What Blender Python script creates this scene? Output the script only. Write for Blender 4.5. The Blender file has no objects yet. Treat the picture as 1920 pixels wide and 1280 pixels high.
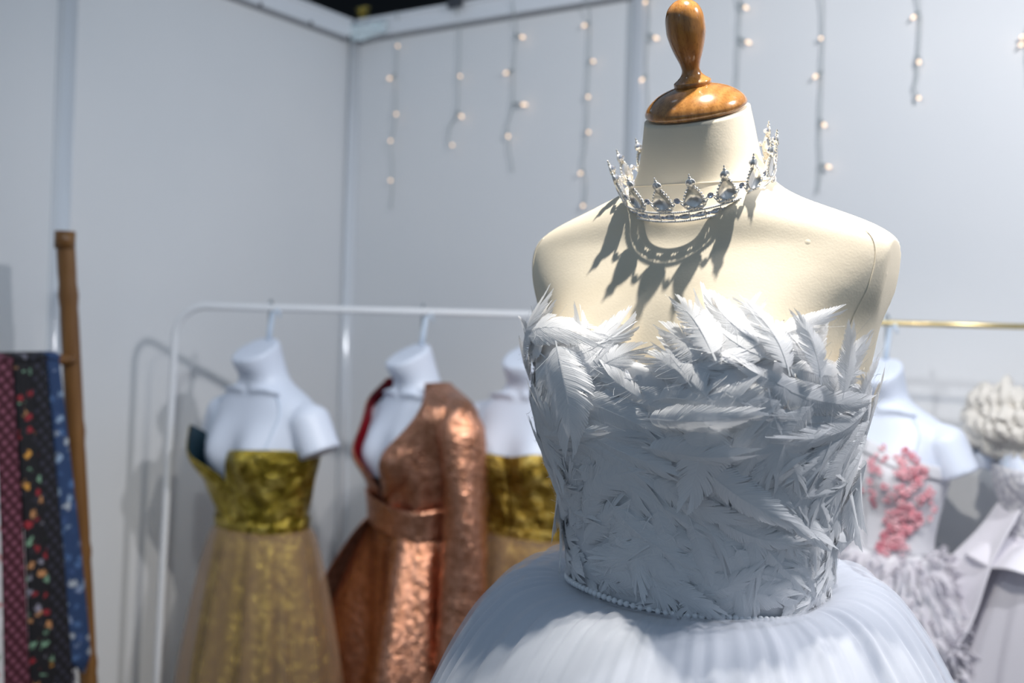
import bpy, math, random
import numpy as np
from mathutils import Vector, Matrix, noise

random.seed(7); RNG = np.random.default_rng(7)
SC = bpy.context.scene
COL = SC.collection
PI = math.pi
R = math.radians

# ------------------------------------------------------------------ camera
F = 1880.0; PPY = 554.0; CAMZ = 1.6
cam_d = bpy.data.cameras.new('camera'); cam = bpy.data.objects.new('camera', cam_d); COL.objects.link(cam)
cam_d.sensor_width = 36.0; cam_d.lens = F / 1920 * 36
cam_d.shift_y = -(640 - PPY) / 1920
CROT = Matrix.Rotation(R(91.0), 3, 'X') @ Matrix.Rotation(0.026, 3, 'Z')
cam.matrix_world = Matrix.Translation((0, 0, CAMZ)) @ CROT.to_4x4()
cam_d.dof.use_dof = True; cam_d.dof.focus_distance = 0.97; cam_d.dof.aperture_fstop = 3.2
cam_d.clip_start = 0.02
SC.camera = cam

# ------------------------------------------------------------------ world, light, exposure
vs = SC.view_settings
vs.view_transform = 'Standard'; vs.look = 'None'; vs.gamma = 1; vs.use_curve_mapping = False
vs.exposure = 0.0
SC.cycles.use_denoising = True
W = bpy.data.worlds.new('hall_light'); SC.world = W; W.use_nodes = True
wn, wl = W.node_tree.nodes, W.node_tree.links
bg = wn['Background']
tc = wn.new('ShaderNodeTexCoord'); sep = wn.new('ShaderNodeSeparateXYZ')
wl.new(tc.outputs['Generated'], sep.inputs[0])
ramp = wn.new('ShaderNodeValToRGB')
mr = wn.new('ShaderNodeMapRange'); mr.inputs[1].default_value = -1; mr.inputs[2].default_value = 1
wl.new(sep.outputs['Z'], mr.inputs[0]); wl.new(mr.outputs[0], ramp.inputs[0])
e = ramp.color_ramp.elements
e[0].position = 0.0; e[0].color = (0.10, 0.082, 0.07, 1)
e[1].position = 1.0; e[1].color = (0.17, 0.26, 0.38, 1)
k = ramp.color_ramp.elements.new(0.5); k.color = (0.28, 0.365, 0.47, 1)
vor = wn.new('ShaderNodeTexVoronoi'); vor.inputs['Scale'].default_value = 3.2      # lamp-like spots, added so the crown stones sparkle
wl.new(tc.outputs['Generated'], vor.inputs['Vector'])
lt = wn.new('ShaderNodeMath'); lt.operation = 'LESS_THAN'; lt.inputs[1].default_value = 0.16
wl.new(vor.outputs['Distance'], lt.inputs[0])
gt = wn.new('ShaderNodeMath'); gt.operation = 'GREATER_THAN'; gt.inputs[1].default_value = 0.05
wl.new(sep.outputs['Z'], gt.inputs[0])
mu = wn.new('ShaderNodeMath'); mu.operation = 'MULTIPLY'
wl.new(lt.outputs[0], mu.inputs[0]); wl.new(gt.outputs[0], mu.inputs[1])
mx = wn.new('ShaderNodeMix'); mx.data_type = 'RGBA'; mx.inputs['B'].default_value = (2.1, 2.7, 3.5, 1)
wl.new(mu.outputs[0], mx.inputs['Factor']); wl.new(ramp.outputs[0], mx.inputs['A'])
wl.new(mx.outputs['Result'], bg.inputs['Color']); bg.inputs['Strength'].default_value = 0.62

def spot(name, loc, target, power, col, size=0.03, angle=110, blend=0.7):
    d = bpy.data.lights.new(name, 'SPOT'); d.energy = power; d.color = col
    d.shadow_soft_size = size; d.spot_size = R(angle); d.spot_blend = blend
    o = bpy.data.objects.new(name, d); COL.objects.link(o); o.location = loc
    o.rotation_euler = (Vector(target) - Vector(loc)).to_track_quat('-Z', 'Y').to_euler()
    return o
spot('added_skirt_spot', (0.23, 0.925, 2.46), (0.2, 1.05, 1.4), 60, (1, .95, .88), 0.014, 122, 0.6)
spot('added_skirt_spot', (0.92, 0.86, 2.46), (0.85, 1.9, 1.25), 53, (.98, .97, 1), 0.03, 150, 0.7)
spot('added_skirt_spot', (0.80, 0.95, 2.46), (0.44, 0.92, 1.2), 19, (1, .97, .97), 0.03, 40, 0.6)  # extra spot, added to brighten the right side of the skirt
spot('added_skirt_spot', (-0.38, 0.90, 2.46), (0.15, 2.8, 1.85), 28, (.93, .97, 1), 0.045, 120, 0.8)

# ------------------------------------------------------------------ helpers
def P(px, py, Y):
    d = CROT @ Vector(((px - 960) / F, (PPY - py) / F, -1))
    return Vector((0, 0, CAMZ)) + d * (Y / d.y)
def Pplane(px, py, p0, n):
    d = CROT @ Vector(((px - 960) / F, (PPY - py) / F, -1)); o = Vector((0, 0, CAMZ))
    return o + d * ((p0 - o).dot(n) / d.dot(n))

def spline(xs, ys):
    """smooth interpolation through (xs ascending, ys)"""
    xs = np.array(xs, float); ys = np.array(ys, float)
    d = np.diff(ys) / np.diff(xs); m = np.zeros_like(ys)
    m[0], m[-1] = d[0], d[-1]
    for i in range(1, len(ys) - 1):
        m[i] = 0 if d[i-1] * d[i] <= 0 else 2 * d[i-1] * d[i] / (d[i-1] + d[i])
    def f(x):
        x = np.clip(np.asarray(x, float), xs[0], xs[-1])
        i = np.clip(np.searchsorted(xs, x) - 1, 0, len(xs) - 2)
        h = xs[i+1] - xs[i]; t = (x - xs[i]) / h
        return ((2*t**3 - 3*t**2 + 1) * ys[i] + (t**3 - 2*t**2 + t) * h * m[i]
                + (-2*t**3 + 3*t**2) * ys[i+1] + (t**3 - t**2) * h * m[i+1])
    return f

class MB:
    """collects shapes for ONE mesh"""
    def __init__(s): s.v = []; s.f = []; s.uv = None
    def add(s, vs_, fs_, M=None):
        b = len(s.v)
        for p in vs_:
            p = Vector(p); s.v.append(tuple(M @ p) if M is not None else tuple(p))
        for f in fs_: s.f.append(tuple(i + b for i in f))
        return s
    def box(s, c, d, M=None):
        x, y, z = d[0]/2, d[1]/2, d[2]/2; c = Vector(c)
        vs_ = [c + Vector((i*x, j*y, k_*z)) for i in (-1, 1) for j in (-1, 1) for k_ in (-1, 1)]
        return s.add(vs_, [(0,1,3,2),(4,6,7,5),(0,4,5,1),(2,3,7,6),(0,2,6,4),(1,5,7,3)], M)
    def tube(s, pts, r, n=10, cap=True, M=None, wob=None):
        pts = [Vector(p) for p in pts]; rs = r if hasattr(r, '__len__') else [r]*len(pts)
        t = (pts[1]-pts[0]).normalized(); u = t.orthogonal().normalized(); vs_ = []; fs_ = []
        for i, p in enumerate(pts):
            t = (pts[min(i+1, len(pts)-1)] - pts[max(i-1, 0)]).normalized()
            u = (u - t * u.dot(t)).normalized(); w = t.cross(u)
            for j in range(n):
                a = 2*PI*j/n; q = rs[i] * (1 + (wob(i/(len(pts)-1), a) if wob else 0))
                vs_.append(p + (u*math.cos(a) + w*math.sin(a)) * q)
        m = len(pts)
        for i in range(m-1):
            for j in range(n): fs_.append((i*n+j, i*n+(j+1) % n, (i+1)*n+(j+1) % n, (i+1)*n+j))
        if cap: fs_ += [tuple(range(n))[::-1], tuple(range((m-1)*n, m*n))]
        return s.add(vs_, fs_, M)
    def lathe(s, prof, n=32, M=None, cap=True):
        vs_ = []; fs_ = []
        for r, z in prof:
            for j in range(n): a = 2*PI*j/n; vs_.append((r*math.cos(a), r*math.sin(a), z))
        for i in range(len(prof)-1):
            for j in range(n): fs_.append((i*n+j, i*n+(j+1) % n, (i+1)*n+(j+1) % n, (i+1)*n+j))
        if cap: fs_ += [tuple(range(n))[::-1], tuple(range((len(prof)-1)*n, len(prof)*n))]
        return s.add(vs_, fs_, M)
    def ball(s, c, r, n=8, M=None):
        rr = r if hasattr(r, '__len__') else (r, r, r); vs_ = []; fs_ = []
        for i in range(n+1):
            a = PI*i/n
            for j in range(2*n):
                b = PI*j/n; vs_.append((c[0]+rr[0]*math.sin(a)*math.cos(b), c[1]+rr[1]*math.sin(a)*math.sin(b), c[2]+rr[2]*math.cos(a)))
        for i in range(n):
            for j in range(2*n): fs_.append((i*2*n+j, (i+1)*2*n+j, (i+1)*2*n+(j+1) % (2*n), i*2*n+(j+1) % (2*n)))
        return s.add(vs_, fs_, M)
    def grid(s, A, closed=False, cap0=False, cap1=False, M=None):
        """A: rows x cols x 3"""
        A = np.asarray(A); m, n = A.shape[:2]; fs_ = []
        for i in range(m-1):
            for j in range(n if closed else n-1):
                fs_.append((i*n+j, i*n+(j+1) % n, (i+1)*n+(j+1) % n, (i+1)*n+j))
        if cap0: fs_.append(tuple(range(n))[::-1])
        if cap1: fs_.append(tuple(range((m-1)*n, m*n)))
        return s.add(A.reshape(-1, 3), fs_, M)
    def mesh(s, name, smooth=True):
        me = bpy.data.meshes.new(name); me.from_pydata(s.v, [], s.f); me.update()
        if smooth: me.polygons.foreach_set('use_smooth', [True]*len(me.polygons))
        return me
    def build(s, name, m, parent=None, smooth=True, solid=0, offset=0, loc=None):
        me = s.mesh(name, smooth)
        me.materials.append(m)
        o = bpy.data.objects.new(name, me); COL.objects.link(o)
        if parent: o.parent = parent
        if loc is not None: o.location = loc
        if solid:
            md = o.modifiers.new('thickness', 'SOLIDIFY'); md.thickness = solid; md.offset = offset
        return o

def tag(o, label=None, cat=None, group=None, kind=None):
    if label: o['label'] = label
    if cat: o['category'] = cat
    if group: o['group'] = group
    if kind: o['kind'] = kind
    return o
def thing(name, loc, label, cat, rotz=0, group=None, scale=1):
    o = bpy.data.objects.new(name, None); COL.objects.link(o); o.empty_display_size = .05
    o.location = loc; o.rotation_euler = (0, 0, rotz); o.scale = (scale,)*3
    return tag(o, label, cat, group)
def inst(me, name, parent, M=None):
    o = bpy.data.objects.new(name, me); COL.objects.link(o); o.parent = parent
    if M is not None: o.matrix_local = M
    return o

# ------------------------------------------------------------------ materials
def mat(name, col, rough=.5, metal=0, **kw):
    m = bpy.data.materials.new(name); m.use_nodes = True
    b = m.node_tree.nodes['Principled BSDF']
    b.inputs['Base Color'].default_value = (*col, 1); b.inputs['Roughness'].default_value = rough
    b.inputs['Metallic'].default_value = metal
    for k_, v in kw.items(): b.inputs[k_.replace('_', ' ')].default_value = v
    return m
class NT:
    def __init__(s, m): s.m = m; s.n = m.node_tree.nodes; s.l = m.node_tree.links; s.b = s.n['Principled BSDF']; s._c = None
    def node(s, t, **kw):
        x = s.n.new(t)
        for k_, v in kw.items(): setattr(x, k_, v)
        return x
    def val(s, sock, v):
        if hasattr(v, 'is_output'): s.l.new(v, sock)
        elif hasattr(v, '__len__') and len(v) == 3 and sock.type == 'RGBA': sock.default_value = (*v, 1)
        else: sock.default_value = v
    def coord(s, out='Object', scale=(1,1,1), rot=(0,0,0)):
        t = s.node('ShaderNodeTexCoord'); mp = s.node('ShaderNodeMapping')
        mp.inputs['Scale'].default_value = scale; mp.inputs['Rotation'].default_value = rot
        s.l.new(t.outputs[out], mp.inputs[0]); return mp.outputs[0]
    def noise(s, co, scale, detail=4, rough=.5, dist=0):
        x = s.node('ShaderNodeTexNoise'); s.l.new(co, x.inputs['Vector'])
        x.inputs['Scale'].default_value = scale; x.inputs['Detail'].default_value = detail
        x.inputs['Roughness'].default_value = rough; x.inputs['Distortion'].default_value = dist
        return x.outputs['Fac']
    def ramp(s, fac, stops, interp='LINEAR'):
        x = s.node('ShaderNodeValToRGB'); x.color_ramp.interpolation = interp; s.l.new(fac, x.inputs[0])
        el = x.color_ramp.elements
        el[0].position, el[0].color = stops[0][0], (*stops[0][1], 1)
        el[1].position, el[1].color = stops[-1][0], (*stops[-1][1], 1)
        for p, c in stops[1:-1]: q = el.new(p); q.color = (*c, 1)
        return x.outputs[0]
    def math(s, op, a, b=0.0):
        x = s.node('ShaderNodeMath', operation=op); s.val(x.inputs[0], a); s.val(x.inputs[1], b); return x.outputs[0]
    def mix(s, f, a, b):
        x = s.node('ShaderNodeMix', data_type='RGBA'); s.val(x.inputs['Factor'], f)
        s.val(x.inputs['A'], a); s.val(x.inputs['B'], b); return x.outputs['Result']
    def bump(s, h, strength=.3, dist=.002):
        x = s.node('ShaderNodeBump'); x.inputs['Strength'].default_value = strength; x.inputs['Distance'].default_value = dist
        s.l.new(h, x.inputs['Height']); s.l.new(x.outputs[0], s.b.inputs['Normal']); return x
    def color(s, c): s.l.new(c, s.b.inputs['Base Color'])

M = {}
M['panel'] = mat('wall_panel', (.80, .81, .82), .55); t = NT(M['panel'])
t.color(t.ramp(t.noise(t.coord(), 1.6, 3), [(.3, (.77, .785, .80)), (.7, (.82, .825, .83))]))
M['alu'] = mat('white_aluminium', (.82, .84, .87), .16, .22)
M['gap_shade'] = mat('painted_gap_shade', (.42, .43, .45), .6)
M['beam'] = mat('white_beam', (.83, .85, .88), .35)
M['black'] = mat('hall_darkness', (.006, .006, .007), .9)
M['carpet'] = mat('grey_carpet', (.20, .18, .16), .95); t = NT(M['carpet']); t.bump(t.noise(t.coord(), 300), .4)
M['screw'] = mat('dark_screw', (.12, .12, .13), .4, .8)

M['linen'] = mat('cream_jersey', (.80, .745, .62), .75); t = NT(M['linen'])
c = t.coord()
t.color(t.ramp(t.noise(c, 9, 4), [(.35, (.77, .67, .505)), (.65, (.81, .72, .56))]))
vv = t.node('ShaderNodeTexVoronoi'); vv.inputs['Scale'].default_value = 34; t.l.new(c, vv.inputs['Vector'])
pill = t.ramp(vv.outputs['Distance'], [(.0, (1, 1, 1)), (.12, (0, 0, 0))])
pill2 = t.math('MULTIPLY', pill, t.ramp(t.noise(c, 14, 2), [(.52, (0, 0, 0)), (.62, (1, 1, 1))]))
t.bump(t.math('ADD', t.math('MULTIPLY', t.noise(c, 420, 2), .10), t.math('ADD', pill2, t.math('MULTIPLY', t.noise(c, 18, 3), .6))), .35, .003)
M['wood'] = mat('varnished_beech', (.5, .22, .06), .2, 0, Coat_Weight=.6, Coat_Roughness=.08); t = NT(M['wood'])
c = t.coord('Object', (1, 1, .22), (0.15, 0.1, 0))
wv = t.node('ShaderNodeTexWave'); wv.inputs['Scale'].default_value = 30; wv.inputs['Distortion'].default_value = 3.5
wv.inputs['Detail'].default_value = 3; t.l.new(c, wv.inputs['Vector'])
base = t.ramp(wv.outputs['Fac'], [(0, (.36, .155, .034)), (.5, (.41, .18, .043)), (1, (.45, .205, .052))])
fl = t.ramp(t.noise(t.coord('Object', (500, 500, 90)), 1, 2), [(.36, (.55, .5, .45)), (.5, (1, 1, 1))])
x = t.node('ShaderNodeMix', data_type='RGBA', blend_type='MULTIPLY'); x.inputs['Factor'].default_value = .5
t.l.new(base, x.inputs['A']); t.l.new(fl, x.inputs['B']); t.color(x.outputs['Result'])
M['silver'] = mat('silver_plate', (.90, .885, .85), .24, .72)
M['gem'] = mat('clear_rhinestone', (.93, .93, .95), .03, .72, Coat_Weight=1.0)
M['gem_blue'] = mat('pale_blue_rhinestone', (.80, .82, .90), .03, .72, Coat_Weight=1.0)
M['pearl'] = mat('pearl', (.86, .87, .88), .18, 0, Coat_Weight=.8, Sheen_Weight=.3)
M['steel'] = mat('brushed_steel', (.42, .46, .48), .28, .9)
M['pole'] = mat('dark_pole', (.08, .08, .08), .4)

def cloth(name, col, rough=.8, transl=.25, alpha=1.0, sheen=.3, bump=None):
    m = mat(name, col, rough); t = NT(m); t.b.inputs['Sheen Weight'].default_value = sheen
    out = t.n['Material Output']
    tr = t.node('ShaderNodeBsdfTranslucent'); tr.inputs[0].default_value = (*col, 1)
    mxs = t.node('ShaderNodeMixShader'); mxs.inputs[0].default_value = transl
    t.l.new(t.b.outputs[0], mxs.inputs[1]); t.l.new(tr.outputs[0], mxs.inputs[2]); res = mxs.outputs[0]
    if alpha < 1:
        tp = t.node('ShaderNodeBsdfTransparent'); m2 = t.node('ShaderNodeMixShader'); m2.inputs[0].default_value = alpha
        t.l.new(tp.outputs[0], m2.inputs[1]); t.l.new(res, m2.inputs[2]); res = m2.outputs[0]
    t.l.new(res, out.inputs['Surface'])
    if bump: t.bump(t.noise(t.coord(), bump[0], 3), bump[1], .002)
    return m
M['feather'] = cloth('white_feather', (.86, .865, .87), .6, .18, sheen=.2); t = NT(M['feather'])
uvn = t.node('ShaderNodeUVMap'); uvn.uv_map = 'uv'
mp = t.node('ShaderNodeMapping'); mp.inputs['Scale'].default_value = (1.2, 60, 1); t.l.new(uvn.outputs[0], mp.inputs[0])
st = t.noise(mp.outputs[0], 1.0, 3, .6)
t.color(t.ramp(st, [(.25, (.80, .81, .83)), (.6, (.90, .90, .90))])); t.bump(st, .35, .001)
M['bodice_base'] = cloth('white_satin_base', (.78, .79, .81), .6, .1)
M['tulle'] = cloth('white_tulle', (.84, .865, .92), .75, .18, .36)
M['tulle_in'] = cloth('white_tulle_dense', (.84, .865, .92), .75, .12, .62)
M['skirt_lining'] = cloth('white_skirt_lining', (.83, .85, .90), .7, .05)
M['plastic'] = mat('pale_blue_white_plastic', (.70, .76, .88), .45)
M['clip'] = mat('pale_plastic_clip', (.62, .72, .84), .35)
M['rack_white'] = mat('white_powder_coat', (.82, .83, .85), .35)
M['brass'] = mat('brass_rail', (.72, .58, .30), .28, .9)
M['rubber'] = mat('grey_rubber', (.15, .15, .15), .7)

M['gold'] = mat('gold_brocade', (.5, .4, .05), .27, .88); t = NT(M['gold']); c = t.coord()
nz = t.noise(c, 30, 5, .65, 1.2)
t.color(t.ramp(nz, [(.36, (.16, .115, .012)), (.5, (.40, .30, .035)), (.66, (.78, .63, .16))]))
t.bump(t.math('ADD', nz, t.math('MULTIPLY', t.noise(c, 9, 3), 1.6)), .9, .012)
M['gold2'] = mat('amber_gold_brocade', (.5, .34, .05), .35, .8); t = NT(M['gold2']); c = t.coord()
nz = t.noise(c, 26, 5, .65, 1.5)
t.color(t.ramp(nz, [(.36, (.17, .10, .015)), (.5, (.40, .26, .035)), (.68, (.74, .56, .18))]))
t.bump(t.math('ADD', nz, t.math('MULTIPLY', t.noise(c, 9, 3), 1.6)), .9, .012)
M['teal'] = mat('dark_teal_lining', (.012, .04, .06), .5)
M['beige_tulle'] = cloth('beige_tulle', (.62, .42, .27), .8, .35, .42)
M['bronze'] = mat('rose_bronze_lame', (.6, .3, .18), .27, .94); t = NT(M['bronze']); c = t.coord()
nz = t.noise(c, 55, 5, .6)
t.color(t.ramp(nz, [(.3, (.36, .145, .07)), (.65, (.74, .37, .24))]))
v2 = t.node('ShaderNodeTexVoronoi'); v2.inputs['Scale'].default_value = 120; t.l.new(c, v2.inputs['Vector'])
t.bump(t.math('ADD', t.math('MULTIPLY', v2.outputs['Distance'], .5), nz), .7, .005)
M['red'] = mat('dark_red_lining', (.30, .008, .02), .5)
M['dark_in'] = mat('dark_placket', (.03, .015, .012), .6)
M['white_cloth'] = cloth('white_crepe', (.80, .80, .84), .7, .15)
M['satin'] = mat('ivory_satin', (.78, .76, .82), .30, 0, Sheen_Weight=.4)
M['ruffle'] = cloth('cream_organza', (.82, .79, .74), .7, .3)
M['lace'] = mat('silver_white_lace', (.7, .7, .72), .45); t = NT(M['lace']); c = t.coord()
vv = t.node('ShaderNodeTexVoronoi'); vv.inputs['Scale'].default_value = 60; t.l.new(c, vv.inputs['Vector'])
t.color(t.ramp(vv.outputs['Distance'], [(.2, (.86, .85, .86)), (.6, (.52, .52, .57))])); t.bump(vv.outputs['Distance'], .8, .004)
M['lilac_tulle'] = cloth('lilac_white_tulle', (.82, .80, .85), .8, .4)
M['pink'] = mat('coral_pink_flowers', (.80, .24, .30), .6); t = NT(M['pink'])
t.color(t.ramp(t.noise(t.coord(), 45, 2), [(.35, (.74, .24, .30)), (.65, (.90, .54, .58))]))
M['bamboo'] = mat('bamboo', (.32, .14, .035), .38); t = NT(M['bamboo'])
t.color(t.ramp(t.noise(t.coord('Object', (60, 60, 3)), 1, 4), [(.3, (.13, .055, .014)), (.7, (.25, .12, .035))]))
M['wire'] = mat('clear_green_wire', (.46, .50, .50), .35)
M['socket'] = mat('bulb_socket', (.36, .40, .40), .4)
M['bulb'] = mat('warm_bulb', (1, .8, .6), .3); b_ = NT(M['bulb']).b
b_.inputs['Emission Color'].default_value = (1, .68, .44, 1); b_.inputs['Emission Strength'].default_value = 1.6
M['goldfoil'] = mat('gold_foil', (.72, .55, .14), .25, .9)
M['clear'] = mat('crinkled_clear_film', (.82, .92, .95), .12, .3)

def tie_mat(name, bgc, kind, cols, scale):
    m = mat(name, bgc, .8); t = NT(m); c = t.coord('Object', (1, .12, 1))
    if kind != 'dots':
        nz_ = t.node('ShaderNodeTexNoise'); nz_.inputs['Scale'].default_value = scale*2.2; t.l.new(c, nz_.inputs['Vector'])
        vm = t.node('ShaderNodeVectorMath', operation='MULTIPLY_ADD'); t.l.new(nz_.outputs['Color'], vm.inputs[0])
        vm.inputs[1].default_value = (.9/scale,)*3; t.l.new(c, vm.inputs[2]); c = vm.outputs[0]
    if kind == 'dots':
        c2 = t.coord('Object', (scale, 0, scale), (0, R(38), 0))
        fr = t.node('ShaderNodeVectorMath', operation='FRACTION'); t.l.new(c2, fr.inputs[0])
        sb = t.node('ShaderNodeVectorMath', operation='DISTANCE'); t.l.new(fr.outputs[0], sb.inputs[0]); sb.inputs[1].default_value = (.5, 0, .5)
        t.color(t.ramp(sb.outputs['Value'], [(.20, cols[0]), (.36, bgc)]))
    else:
        v = t.node('ShaderNodeTexVoronoi'); v.inputs['Scale'].default_value = scale; t.l.new(c, v.inputs['Vector'])
        spc = t.node('ShaderNodeSeparateColor'); t.l.new(v.outputs['Color'], spc.inputs[0])
        n_ = len(cols); cc = t.ramp(spc.outputs[0], [(i/n_, cc_) for i, cc_ in enumerate(cols)] + [(1.0, cols[-1])], 'CONSTANT')
        edge = t.math('ADD', v.outputs['Distance'], t.math('MULTIPLY', t.noise(c, scale*3.2, 2), .5))
        f = t.ramp(edge, [(.50, (1, 1, 1)), (.66, (0, 0, 0))])
        t.color(t.mix(f, bgc, cc))
    return m

# ------------------------------------------------------------------ the booth (structure)
C0 = Vector((-.523, 3.16, 0)); WB = Vector((.845, -.534, 0)).normalized(); WLd = Vector((-.534, -.845, 0)).normalized()
NB = Vector((-.534, -.845, 0)).normalized(); NL = Vector((.845, -.534, 0)).normalized()
HT = 2.5
def struct(o): o['kind'] = 'structure'; return o
def wall_panel(name, p0, d, n, length, h=HT - .04):
    mb = MB(); q = -n * .02
    a, b = p0 + d * 0.0, p0 + d * length
    pts = [a, b, b + q, a + q]
    vs_ = [p for p in pts] + [p + Vector((0, 0, h)) for p in pts]
    mb.add(vs_, [(0,1,2,3), (4,5,6,7), (0,1,5,4), (1,2,6,5), (2,3,7,6), (3,0,4,7)])
    return struct(mb.build(name, M['panel'], smooth=False))
wall_panel('wall_back', C0, WB, NB, 4.2)
wall_panel('wall_left', C0, WLd, NL, 4.0)
def frame_M(p0, d, n):
    """local x along the wall, y out of the wall, z up"""
    m = Matrix((d, n, (0, 0, 1))).transposed().to_4x4(); m.translation = p0; return m
MBk, MLf = frame_M(C0, WB, NB), frame_M(C0, WLd, NL)
ti = 0
def trim(mb, m):
    global ti; ti += 1
    return struct(mb.build('trim_%d' % ti, m))
# top beams, and grey strips that paint the shade of a gap below them
for Mw, L_ in ((MBk, 4.2), (MLf, 4.0)):
    b = MB().box((L_/2 + .02, .012, HT - .028), (L_ - .04, .030, .056), Mw)
    b.box((L_/2 + .02, .018, HT - .004), (L_ - .04, .036, .008), Mw)
    o = trim(b, M['beam'])
    o.data.polygons.foreach_set('use_smooth', [False]*len(o.data.polygons))
    g = MB().box((L_/2 + .02, .003, HT - .0605), (L_ - .04, .008, .009), Mw); trim(g, M['gap_shade'])
    s_ = MB()
    for x_ in ((.035,) if Mw is MBk else (.05, .22, .42, .9)):
        s_.lathe([(0.0001, .030), (.005, .030), (.006, .026)], 12, Mw @ Matrix.Translation((x_, 0, HT - .055)) @ Matrix.Rotation(R(-90), 4, 'X'))
    so = s_.build('screw', M['screw'], o)
# posts : grooved octagon posts
def post(Mw, x, w=.04, rounded=False):
    mb = MB(); prof = []
    for k_ in range(8):
        a = PI/8 + k_*PI/4; prof.append((x + w*.54*math.cos(a), .004 + w*.54*math.sin(a)))
    vs_ = [(px, py, z) for z in (0, HT) for px, py in prof]
    fs_ = [(i, (i+1) % 8, 8 + (i+1) % 8, 8 + i) for i in range(8)] + [tuple(range(8, 16))]
    mb.add(vs_, fs_, Mw)
    if rounded: mb.tube([Mw @ Vector((x + .004, .014, 0.01)), Mw @ Vector((x + .004, .014, HT - .06))], .015, 40)
    for dx in (() if rounded else (-.3, .3)): mb.tube([Mw @ Vector((x + dx*w, w*.44, 0.01)), Mw @ Vector((x + dx*w, w*.44, HT - .06))], w*.16, 24)
    o = trim(mb, M['alu']); return o
post(MBk, .012, .036, True); post(MLf, .995); post(MBk, 1.0); post(MLf, 1.99); post(MBk, 2.0)
fl_ = MB().box((0, 1.5, -.01), (9, 9, .02)).build('floor', M['carpet'], smooth=False); struct(fl_)
hw = MB().box((0, 9, 3.5), (30, .1, 7)).build('dark_hall_backdrop', M['black'], smooth=False); struct(hw)  # black backdrop; the darkness of the hall is put into its colour

# ------------------------------------------------------------------ torso surface
class Torso:
    """closed-form body: local x right, y back, z up"""
    def __init__(s, rows, bust, neck, n=2.3):
        r = np.array(rows)[::-1] if rows[0][0] > rows[-1][0] else np.array(rows)
        s.z = r[:, 0]; s.a, s.bf, s.bb, s.cy = (spline(r[:, 0], r[:, i]) for i in (1, 2, 3, 4))
        zz = np.linspace(r[0, 0], r[-1, 0], 500); kk = np.arange(-40, 41)*(zz[1] - zz[0]); kk = np.exp(-.5*(kk/.0055)**2); kk /= kk.sum()
        def soft(f):                    # rounds off the knees of the interpolation
            q = f(zz); q = np.convolve(np.pad(q, 40, mode='reflect', reflect_type='odd'), kk, 'valid')
            return lambda z: np.interp(z, zz, q)
        s.a, s.bf, s.bb, s.cy = (soft(f) for f in (s.a, s.bf, s.bb, s.cy))
        s.bust = bust; s.neck = neck; s.n = n
    def pt(s, th, z, off=0.0, shear=True):
        th, z, off = np.broadcast_arrays(np.asarray(th, float), np.asarray(z, float), np.asarray(off, float))
        c, sn = np.cos(th), np.sin(th); e_ = 2 / s.n
        a = s.a(z) + off; b = np.where(sn < 0, s.bf(z), s.bb(z)) + off
        x = a * np.sign(c) * np.abs(c)**e_; y = b * np.sign(sn) * np.abs(sn)**e_
        bx, bz, B, sx, su, sd = s.bust
        fr = np.clip(-sn*1.4, 0, 1)
        sz = np.where(z > bz, su, sd)
        y = y - B * fr * (np.exp(-((x-bx)/sx)**2) + np.exp(-((x+bx)/sx)**2)) * np.exp(-((z-bz)/sz)**2)
        y = y + s.cy(z)
        z0, z1, tn = s.neck
        wgt = np.clip((z - z0) / (z1 - z0), 0, 1) if shear else 0
        zz = z + (y - s.cy(z)) * tn * wgt
        return np.stack([x, y, zz], -1)
    def frame(s, th, z):
        p = s.pt(th, z); d = 1e-3
        T = s.pt(th + d, z) - s.pt(th - d, z); U = s.pt(th, z + d) - s.pt(th, z - d)
        N_ = np.cross(T, U); N_ = N_ / (np.linalg.norm(N_, axis=-1, keepdims=True) + 1e-12)
        return p, N_

# ------------------------------------------------------------------ dress form
FX, FY, PHI = .197, 1.05, R(-33)
FORM = Torso([
    (-.45, .165, .12, .12, 0), (-.36, .150, .112, .108, 0), (-.285, .122, .095, .090, 0), (-.20, .132, .102, .095, 0), (-.12, .153, .108, .098, 0),
    (-.06, .169, .108, .098, 0), (0.0, .181, .100, .098, 0), (.035, .196, .090, .094, .001), (.060, .2005, .080, .088, .002), (.078, .197, .073, .082, .002),
    (.094, .176, .0715, .078, .002), (.108, .142, .0685, .074, .002), (.121, .108, .064, .070, 0), (.132, .085, .062, .066, -.002), (.143, .071, .059, .062, -.005),
    (.16, .0625, .055, .058, -.010), (.19, .0565, .051, .053, -.016), (.211, .0530, .0485, .0495, -.020)],
    (.086, -.070, .052, .060, .075, .085), (.12, .19, .42), 2.25)
form = thing('dress_form', (FX, FY, 0), 'cream jersey dress form with turned wooden neck cap, wearing the white feather gown', 'dress form', PHI)
Z0 = CAMZ
th = np.linspace(0, 2*PI, 129)[:-1]
zs = np.concatenate([np.linspace(-.45, -.02, 44), np.linspace(-.01, .211, 72)])
A = FORM.pt(th[None, :], zs[:, None]); A[..., 2] += Z0
# flat armhole plates
lim = spline([-.45, -.10, -.03, .05, .075, .10, .25], [.3, .160, .173, .1925, .1945, .193, .193])(zs)[:, None]
A[..., 0] = np.clip(A[..., 0], -lim, lim)
body = MB().grid(A, True, True, True).build('body', M['linen'], form)
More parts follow.
